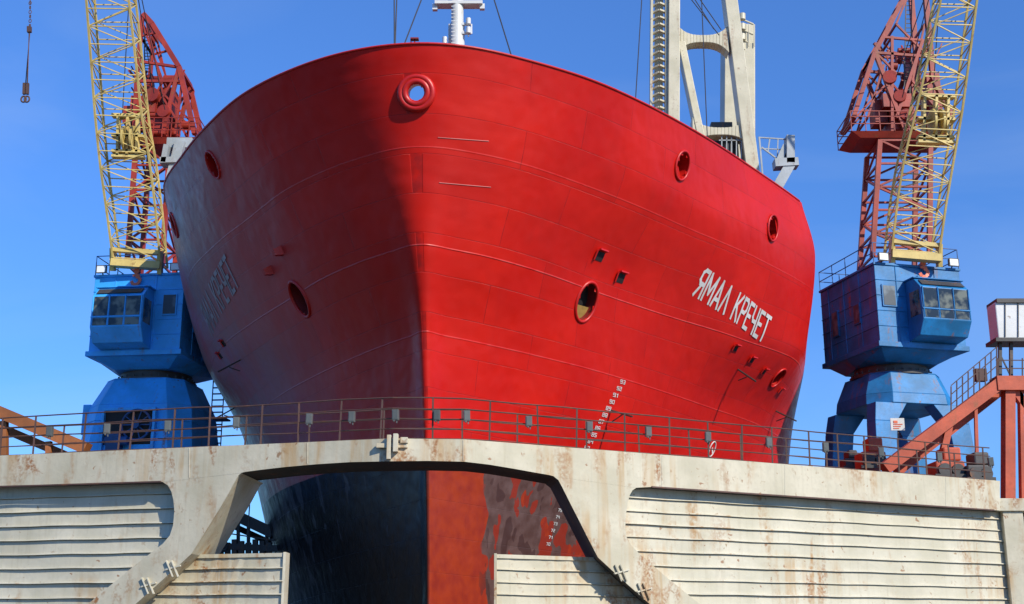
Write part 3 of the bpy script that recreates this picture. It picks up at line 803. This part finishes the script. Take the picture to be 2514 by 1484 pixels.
    for x in (-1.9,1.9):
        m=MB(); c=L(x,3.15,17.35)
        m.bar(L(x,3,17.1),c,.05); m.mi=0
        m.hexa([c+r*a+Vector((0,0,b_))-f*.08 for a,b_ in ((-.22,-.16),(.22,-.16),(.22,.16),(-.22,.16))],[c+r*a+Vector((0,0,b_))+f*.12 for a,b_ in ((-.27,-.2),(.27,-.2),(.27,.2),(-.27,.2))])
        m.mi=1; m.add([c+r*a+Vector((0,0,b_))+f*.125 for a,b_ in ((-.22,-.16),(.22,-.16),(.22,.16),(-.22,.16))],[(0,1,2,3)])
        mk(m,'floodlight',[M['steel'],M['lamp']],base)
    m=MB(); n=17
    PLj=lerp_list(px['jl'],n); PRj=lerp_list(px['jr'],n)
    ys=[px['jy'][0]+(px['jy'][1]-px['jy'][0])*i/n for i in range(n+1)]
    frame(m,PLj,PRj,ys,[y+1.35 for y in ys],.095,.045)
    m.bar(W(px['jl'][0][0]-2,px['jl'][0][1]+14,ys[0]+.2),W(px['jr'][0][0]+2,px['jr'][0][1]+14,ys[0]+.2),.36,.5)
    m.bar(W(px['jl'][0][0]+2,px['jl'][0][1]-18,ys[0]),W(px['jr'][0][0]-2,px['jr'][0][1]-18,ys[0]),.2,.3)
    for q in (px['jl'][0],px['jr'][0]): m.bar(W(q[0],q[1]+34,ys[0]+.4),W(q[0],q[1]-22,ys[0]+.1),.2,.4)
    jib=mk(m,'jib',M['yellow'],base)
    m=MB(); a0,b0,a1,b1=px['blk']; yb=px['yblk']
    for u in (a0+6,(a0+a1)/2,a1-6): m.bar(W(u,b0,yb),W(u-2,b1,yb),.12,.4)
    for v in (b0,(b0+b1)/2,b1-12,b1): m.bar(W(a0-10,v,yb),W(a1+10,v+2,yb),.14,.4)
    for k in (-.2,.2):
        c=W((a0+a1)/2+2,(b0+b1)/2+6,yb-.1); m.cyl(c+Vector((k-.05,0,0)),c+Vector((k+.05,0,0)),.62,18)
    mk(m,'sheave_block',M['yellow'],jib)
    m=MB(); yt=px['ty']
    n1=5; frame(m,lerp_list(px['ll'],n1),lerp_list(px['lr'],n1),yt,yt+2.4,.24,.10)
    for s_ in px['up']:
        pts,w_=s_
        for a,b_ in zip(pts,pts[1:]): 
            m.bar(W(*a,yt),W(*b_,yt),w_); m.bar(W(*a,yt)+Vector((0,2.2,0)),W(*b_,yt)+Vector((0,2.2,0)),w_)
        for a in pts: m.bar(W(*a,yt),W(*a,yt)+Vector((0,2.2,0)),.1)
    tower=mk(m,'tower',M['cranered'],base)
    m=MB(); u0,v0,u1,v1=px['plat']
    a=W(u0,v1,yt-.3); b_=W(u1,v1,yt-.3)
    m.hexa([Vector((a.x+.5,yt-.1,a.z)),Vector((b_.x-.5,yt-.1,a.z)),Vector((b_.x-.5,yt+2.0,a.z)),Vector((a.x+.5,yt+2.0,a.z))],
           [Vector((a.x,yt-.3,a.z+.3)),Vector((b_.x,yt-.3,a.z+.3)),Vector((b_.x,yt+2.4,a.z+.3)),Vector((a.x,yt+2.4,a.z+.3))])
    for h in (.7,1.1,1.4):
        for (x0,y0,x1,y1) in ((a.x,yt-.3,b_.x,yt-.3),(a.x,yt+2.4,b_.x,yt+2.4),(a.x,yt-.3,a.x,yt+2.4),(b_.x,yt-.3,b_.x,yt+2.4)):
            m.bar((x0,y0,a.z+h),(x1,y1,a.z+h),.04)
    for k in range(8):
        x=a.x+(b_.x-a.x)*k/7; m.bar((x,yt-.3,a.z+.3),(x,yt-.3,a.z+1.4),.04); m.bar((x,yt+2.4,a.z+.3),(x,yt+2.4,a.z+1.4),.04)
    mk(m,'platform',M['cranered'],tower)
    m=MB()
    for (u0,v0,u1,v1,dy,dd) in px['mach']: m.pxbox(u0,v0,u1,v1,yt+dy,dd)
    for (u,v,rr) in px['sheave']:
        c=W(u,v,yt-.2); m.cyl(c,c+Vector((.05,.25,0)),rr,18)
    rr_=random.Random(7); mu0,mv0,mu1,mv1=px['mz']
    for k in range(34):
        ua=rr_.uniform(mu0,mu1); va=rr_.uniform(mv0,mv1); yy=yt+rr_.uniform(.1,2.0)
        if k%3==0: m.cyl(W(ua,va,yy),W(ua,va,yy)+Vector((rr_.uniform(.3,.8),0,0)),rr_.uniform(.12,.3),10)
        else: m.bar(W(ua,va,yy),W(ua+rr_.uniform(-30,30),va+rr_.uniform(-50,50),yy+rr_.uniform(-.5,.5)),rr_.uniform(.06,.14))
    mk(m,'luffing_winch',M['cranered'],tower,bevel=.0)
    m=MB()
    (ua,va),(ub,vb)=px['lad']
    nn=34
    for o in (-7,7): m.bar(W(ua+o,va,yt+.6),W(ub+o,vb,yt+.6),.05)
    for k in range(nn):
        t=k/nn; u=ua+(ub-ua)*t; v=va+(vb-va)*t; m.bar(W(u-7,v,yt+.6),W(u+7,v,yt+.6),.035)
    mk(m,'ladder',M['steel'],tower)
    for a in px['wires']:
        m=MB(); m.cyl(W(*a[:3]),W(*a[3:]),.025,5); mk(m,'hoist_rope',M['wire'],base)
    return base
crane((-18.0,61.5),(-.115,-.993),M['blueL'],-.45,1.65,dict(
  jl=[(277,632),(262,520),(245,400),(233,280),(222,130),(211,-10),(204,-110)],jr=[(393,640),(380,500),(365,380),(347,280),(331,130),(315,-10),(304,-110)],jy=(58.0,51.5),
  blk=(286,285,345,385),yblk=56.0,ty=61.0,
  ll=[(312,650),(335,345)],lr=[(398,650),(418,345)],
  up=[([(330,335),(335,200),(345,90),(350,38)],.2),([(478,330),(440,165),(375,60),(352,35)],.26),([(330,200),(445,200)],.14),([(335,150),(435,165)],.14),([(440,165),(400,330)],.2),([(470,300),(400,230),(360,60)],.1),([(345,90),(385,80)],.1),([(430,330),(450,180)],.12),([(455,330),(400,240),(440,170)],.1),([(330,330),(400,200),(350,60)],.1)],
  plat=(330,325,484,350),mach=[(318,235,380,275,0,1.4),(350,290,410,335,.2,2),(300,260,345,300,.3,1.5),(385,215,420,300,.6,1.0)],sheave=[(372,232,.4),(400,272,.35),(352,300,.3)],mz=(325,190,440,330),
  lad=((362,330),(362,70)),wires=[(330,-60,55,378,230,60.5),(336,-60,55,405,270,60.5),(320,-60,54,300,290,57)]),
  'bright blue harbour crane with red tower and yellow lattice jib',False)
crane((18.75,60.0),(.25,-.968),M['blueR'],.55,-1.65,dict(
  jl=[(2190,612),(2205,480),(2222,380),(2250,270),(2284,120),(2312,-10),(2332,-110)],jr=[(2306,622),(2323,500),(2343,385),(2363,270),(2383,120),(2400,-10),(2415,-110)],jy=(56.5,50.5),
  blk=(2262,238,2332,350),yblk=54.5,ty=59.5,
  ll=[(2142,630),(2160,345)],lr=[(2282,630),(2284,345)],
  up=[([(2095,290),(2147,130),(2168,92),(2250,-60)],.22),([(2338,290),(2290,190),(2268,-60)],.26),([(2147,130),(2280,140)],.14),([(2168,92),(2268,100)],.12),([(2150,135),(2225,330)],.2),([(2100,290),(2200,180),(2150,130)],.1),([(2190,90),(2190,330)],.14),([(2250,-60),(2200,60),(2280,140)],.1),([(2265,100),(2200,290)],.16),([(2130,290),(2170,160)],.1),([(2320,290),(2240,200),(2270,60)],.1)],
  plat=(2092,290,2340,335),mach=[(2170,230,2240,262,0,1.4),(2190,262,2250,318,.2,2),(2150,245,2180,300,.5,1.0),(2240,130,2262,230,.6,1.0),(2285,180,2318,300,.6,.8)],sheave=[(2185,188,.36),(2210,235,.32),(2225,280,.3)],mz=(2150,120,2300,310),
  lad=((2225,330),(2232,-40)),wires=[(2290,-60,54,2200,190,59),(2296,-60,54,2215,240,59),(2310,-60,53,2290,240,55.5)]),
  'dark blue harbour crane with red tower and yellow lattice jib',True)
# hanging hook
Y=46
hk=empty('crane_hook',W(64,255,Y),'rusty hook block hanging on steel rope slings','hook')
mb=MB(); mb.cyl(W(74,-60,Y),W(74,10,Y),.02,6)
for k in range(5):
    c=W(74,8+k*11,Y); mb.torus(c,Vector((1,0,0)) if k%2 else Vector((0,1,0)),.05,.018,1.5,12,6)
mb.cyl(W(73,60,Y),W(66,208,Y),.02,6); mb.cyl(W(75,60,Y),W(60,208,Y)+Vector((0,.1,0)),.018,6); mb.cyl(W(72,60,Y),W(70,205,Y)+Vector((0,-.1,0)),.018,6)
mb.bar(W(72,66,Y),W(72,80,Y),.16,.14)
mk(mb,'sling',M['rail'],hk)
for u in (60,68):
    mb=MB(); mb.bar(W(u,205,Y),W(u-1,232,Y),.1,.12); mb.torus(W(u-2,244,Y),Vector((0,1,0)),.10,.035,1.3,16,8)
    mk(mb,'hook',M['rail'],hk)
# ---------------------------------------------------------------- right gantry stair + cabin
gs=empty('access_gantry',W(2470,1190,47),'orange-red steel access gantry with inclined walkway and handrails','gantry')
mb=MB(); Y=47
mb.bar(W(2475,1260,Y),W(2475,960,Y),.38,.5); mb.bar(W(2510,1260,Y),W(2505,960,Y),.14,.3)
mb.bar(W(2440,945,Y),W(2640,945,Y),.55,.8)
mb.bar(W(2170,1152,Y),W(2448,945,Y),.45,.7); mb.bar(W(2200,1160,Y+1.4),W(2455,960,Y+1.4),.35,.5)
mb.bar(W(2490,960,Y),W(2560,1060,Y),.3)
mb.bar(W(2300,1180,Y),W(2330,1045,Y),.25)
mb.bar(W(2400,1180,Y),W(2395,1000,Y),.12)
mk(mb,'frame',M['orange'],gs)
mb=MB()
for o in (0,24,48,70): mb.bar(W(2335,975-o+42,Y),W(2448,880-o+42,Y),.035)
for k in range(9):
    u=2335+k*14; v=1015-k*12; mb.bar(W(u,v+10,Y),W(u,v-66,Y),.04)
for v in (925,905,885): mb.bar(W(2445,v,Y),W(2600,v,Y),.035)
for u in range(2450,2600,30): mb.bar(W(u,930,Y),W(u,880,Y),.04)
mb.pxbox(2398,905,2425,935,Y,.3)
mk(mb,'handrail',M['rail'],gs)
cb=empty('control_cabin',W(2480,925,47.3),'small white cabin on a steel stand above the gantry','cabin')
mb=MB(); mb.pxbox(2452,742,2640,834,47,.9); mk(mb,'shell',M['white'],cb,bevel=.04)
mb=MB(); mb.pxbox(2448,733,2645,743,46.9,1.1); mb.pxbox(2446,829,2645,838,46.9,1.1)
for u in (2455,2482): mb.bar(W(u,836,47.3),W(u,925,47.3),.12)
mb.bar(W(2455,870,47.3),W(2482,925,47.3),.05)
for u in (2468,2500): mb.bar(W(u,745,46.97),W(u,828,46.97),.03)
mk(mb,'stand',M['steel'],cb)
def machine(u0,v0,u1,v1,y,mat,label,cat,name):
    a=W((u0+u1)/2,v1,y); e=empty(name,a,label,cat)
    mb=MB(); du=u1-u0; dv=v1-v0
    mb.pxbox(u0,v0+dv*.45,u1,v1,y,1.2); mb.pxbox(u0+du*.25,v0,u1-du*.15,v0+dv*.45,y+.2,.9)
    mk(mb,'body',mat,e,bevel=.06)
    mb=MB(); c=W(u0+du*.3,v1-dv*.25,y-.15); mb.cyl(c,c+Vector((0,.3,0)),dv*.22*y/F,16); c=W(u0+du*.75,v1-dv*.25,y-.15); mb.cyl(c,c+Vector((0,.3,0)),dv*.2*y/F,16)
    mb.bar(W(u0-4,v1-dv*.05,y-.2),W(u1+4,v1-dv*.05,y-.2),.12)
    mk(mb,'drum',M['steel'],e)
machine(2118,1075,2178,1150,52,M['orange'],'orange-red mooring winch with dark drums on the dock edge','winch','mooring_winch')
machine(2300,1098,2372,1172,45,M['orange'],'orange-red capstan motor beside the gantry stair','winch','mooring_winch')
machine(2378,1110,2440,1180,44.6,M['steel'],'dark steel winch beside the gantry stair','winch','mooring_winch')
machine(2075,1105,2112,1150,54,M['steel'],'small dark steel bollard housing on the dock edge','winch','mooring_winch')
sg=empty('warning_sign',W(2205,1060,50),'white rectangular sign with small orange lettering blocks','sign')
mb=MB(); mb.pxbox(2188,1027,2222,1057,50,.05); mk(mb,'board',M['white'],sg)
mb=MB(); mb.pxbox(2194,1033,2204,1039,49.98,.05); 
for k in range(3): mb.pxbox(2194,1041+k*5,2216-k*4,1043+k*5,49.98,.05)
mk(mb,'lettering',M['logo'],sg)
mb=MB(); mb.bar(W(2205,1057,50.1),W(2205,1160,50.1),.05); mk(mb,'post',M['steel'],sg)
lw=empty('access_gantry',W(40,1118,44),'brown-orange inclined steel walkway beam on posts','gantry')
mb=MB(); mb.bar(W(-150,950,44),W(215,1103,44),.42,.6); mb.bar(W(-150,985,45),W(160,1118,45),.3,.4)
mb.bar(W(10,1035,44),W(10,1240,44),.25); mb.bar(W(120,1085,44),W(120,1240,44),.2)
mk(mb,'frame',M['brown'],lw)
dg=empty('pipe_gantry',W(600,1350,64),'dark steel gantry beam on posts beyond the gate opening','gantry')
mb=MB(); mb.bar(W(470,1215,64),W(672,1310,64),.55,.6); mb.bar(W(470,1245,64),W(690,1345,66),.3,.4)
for u in (585,610,655,680): mb.bar(W(u,1262+(u-585)*.45,64),W(u,1500,64),.16)
mb.bar(W(617,1170,62),W(606,1350,62),.05)
for k in range(9): mb.bar(W(525+k*17,1325+ (k%3)*4,63),W(525+k*17,1400,63),.25,.3)
mb.bar(W(500,1340,63),W(700,1348,63),.3,.4); mb.bar(W(560,1310,63),W(690,1330,63),.06)
mb.torus(W(540,1340,62.5),Vector((0,1,0)),.35,.05)
mk(mb,'frame',M['steel'],dg)
# ---------------------------------------------------------------- ground, quays
def quay(x0,x1,y0,y1,lab):
    mb=MB(); mb.box((x0,y0,.002),(x1,y1,QT+ZC)); 
    mb.box((x0-.1,y0-.1,QT+ZC-.5),(x1+.1,y0-.005,QT+ZC-.1))
    mk(mb,'dock_wall',M['concrete'],loc=((x0+x1)/2,(y0+y1)/2,0),label=lab,cat='dock wall',bevel=.05)
quay(-40,-17.2,45,68,'grey concrete dock wall carrying the bright blue crane')
quay(17.2,40,45,68,'grey concrete dock wall carrying the dark blue crane')
mb=MB(); mb.add([(-3000,-3000,0),(3000,-3000,0),(3000,3000,0),(-3000,3000,0)],[(0,1,2,3)])
mk(mb,'ground',M['dockfloor'],kind='structure')
# ---------------------------------------------------------------- world, sun, camera
w=bpy.data.worlds.new('World'); scene.world=w; w.use_nodes=True; nt=w.node_tree
bg=nt.nodes['Background']; sky=N(nt,'ShaderNodeTexSky',sky_type='NISHITA'); sky.sun_disc=False
EL=math.radians(32); AZ=math.radians(180-41)
sky.sun_elevation=EL; sky.sun_rotation=AZ; sky.air_density=1.0; sky.dust_density=.1; sky.ozone_density=4.0
tc=N(nt,'ShaderNodeTexCoord').outputs['Generated']
sz=N(nt,'ShaderNodeSeparateXYZ'); nt.links.new(tc,sz.inputs[0])
cl=noise(nt,tc,1.0,7,(1.6,1.6,5.0),.7)
cf=ramp(nt,cl,.50,.78,0,.16)
hz=ramp(nt,sz.outputs[2],0.0,.50)
tintc=mix(nt,hz,(.42,.77,1.26),(.76,1.20,1.82))
tint=mix(nt,1.0,sky.outputs[0],tintc,'MULTIPLY')
cc=mix(nt,cf,tint,(6.0,7.0,8.0)); nt.links.new(cc,bg.inputs['Color']); bg.inputs['Strength'].default_value=.12
sl=bpy.data.lights.new('sun','SUN'); sl.energy=5.0; sl.angle=math.radians(.5); sl.color=(1,.93,.80)
so_=bpy.data.objects.new('sun',sl); col.objects.link(so_)
dirv=Vector((math.sin(AZ)*math.cos(EL),math.cos(AZ)*math.cos(EL),math.sin(EL)))
so_.rotation_euler=dirv.to_track_quat('Z','Y').to_euler(); so_.location=(20,-20,40)
cam=bpy.data.cameras.new('camera'); cam.lens=36*F/2514; cam.sensor_width=36; cam.clip_end=8000
co=bpy.data.objects.new('camera',cam); co.location=CAM; co.rotation_euler=(math.pi/2+PITCH,0,0); col.objects.link(co); scene.camera=co
scene.view_settings.view_transform='Standard'; scene.view_settings.look='None'; scene.view_settings.exposure=0
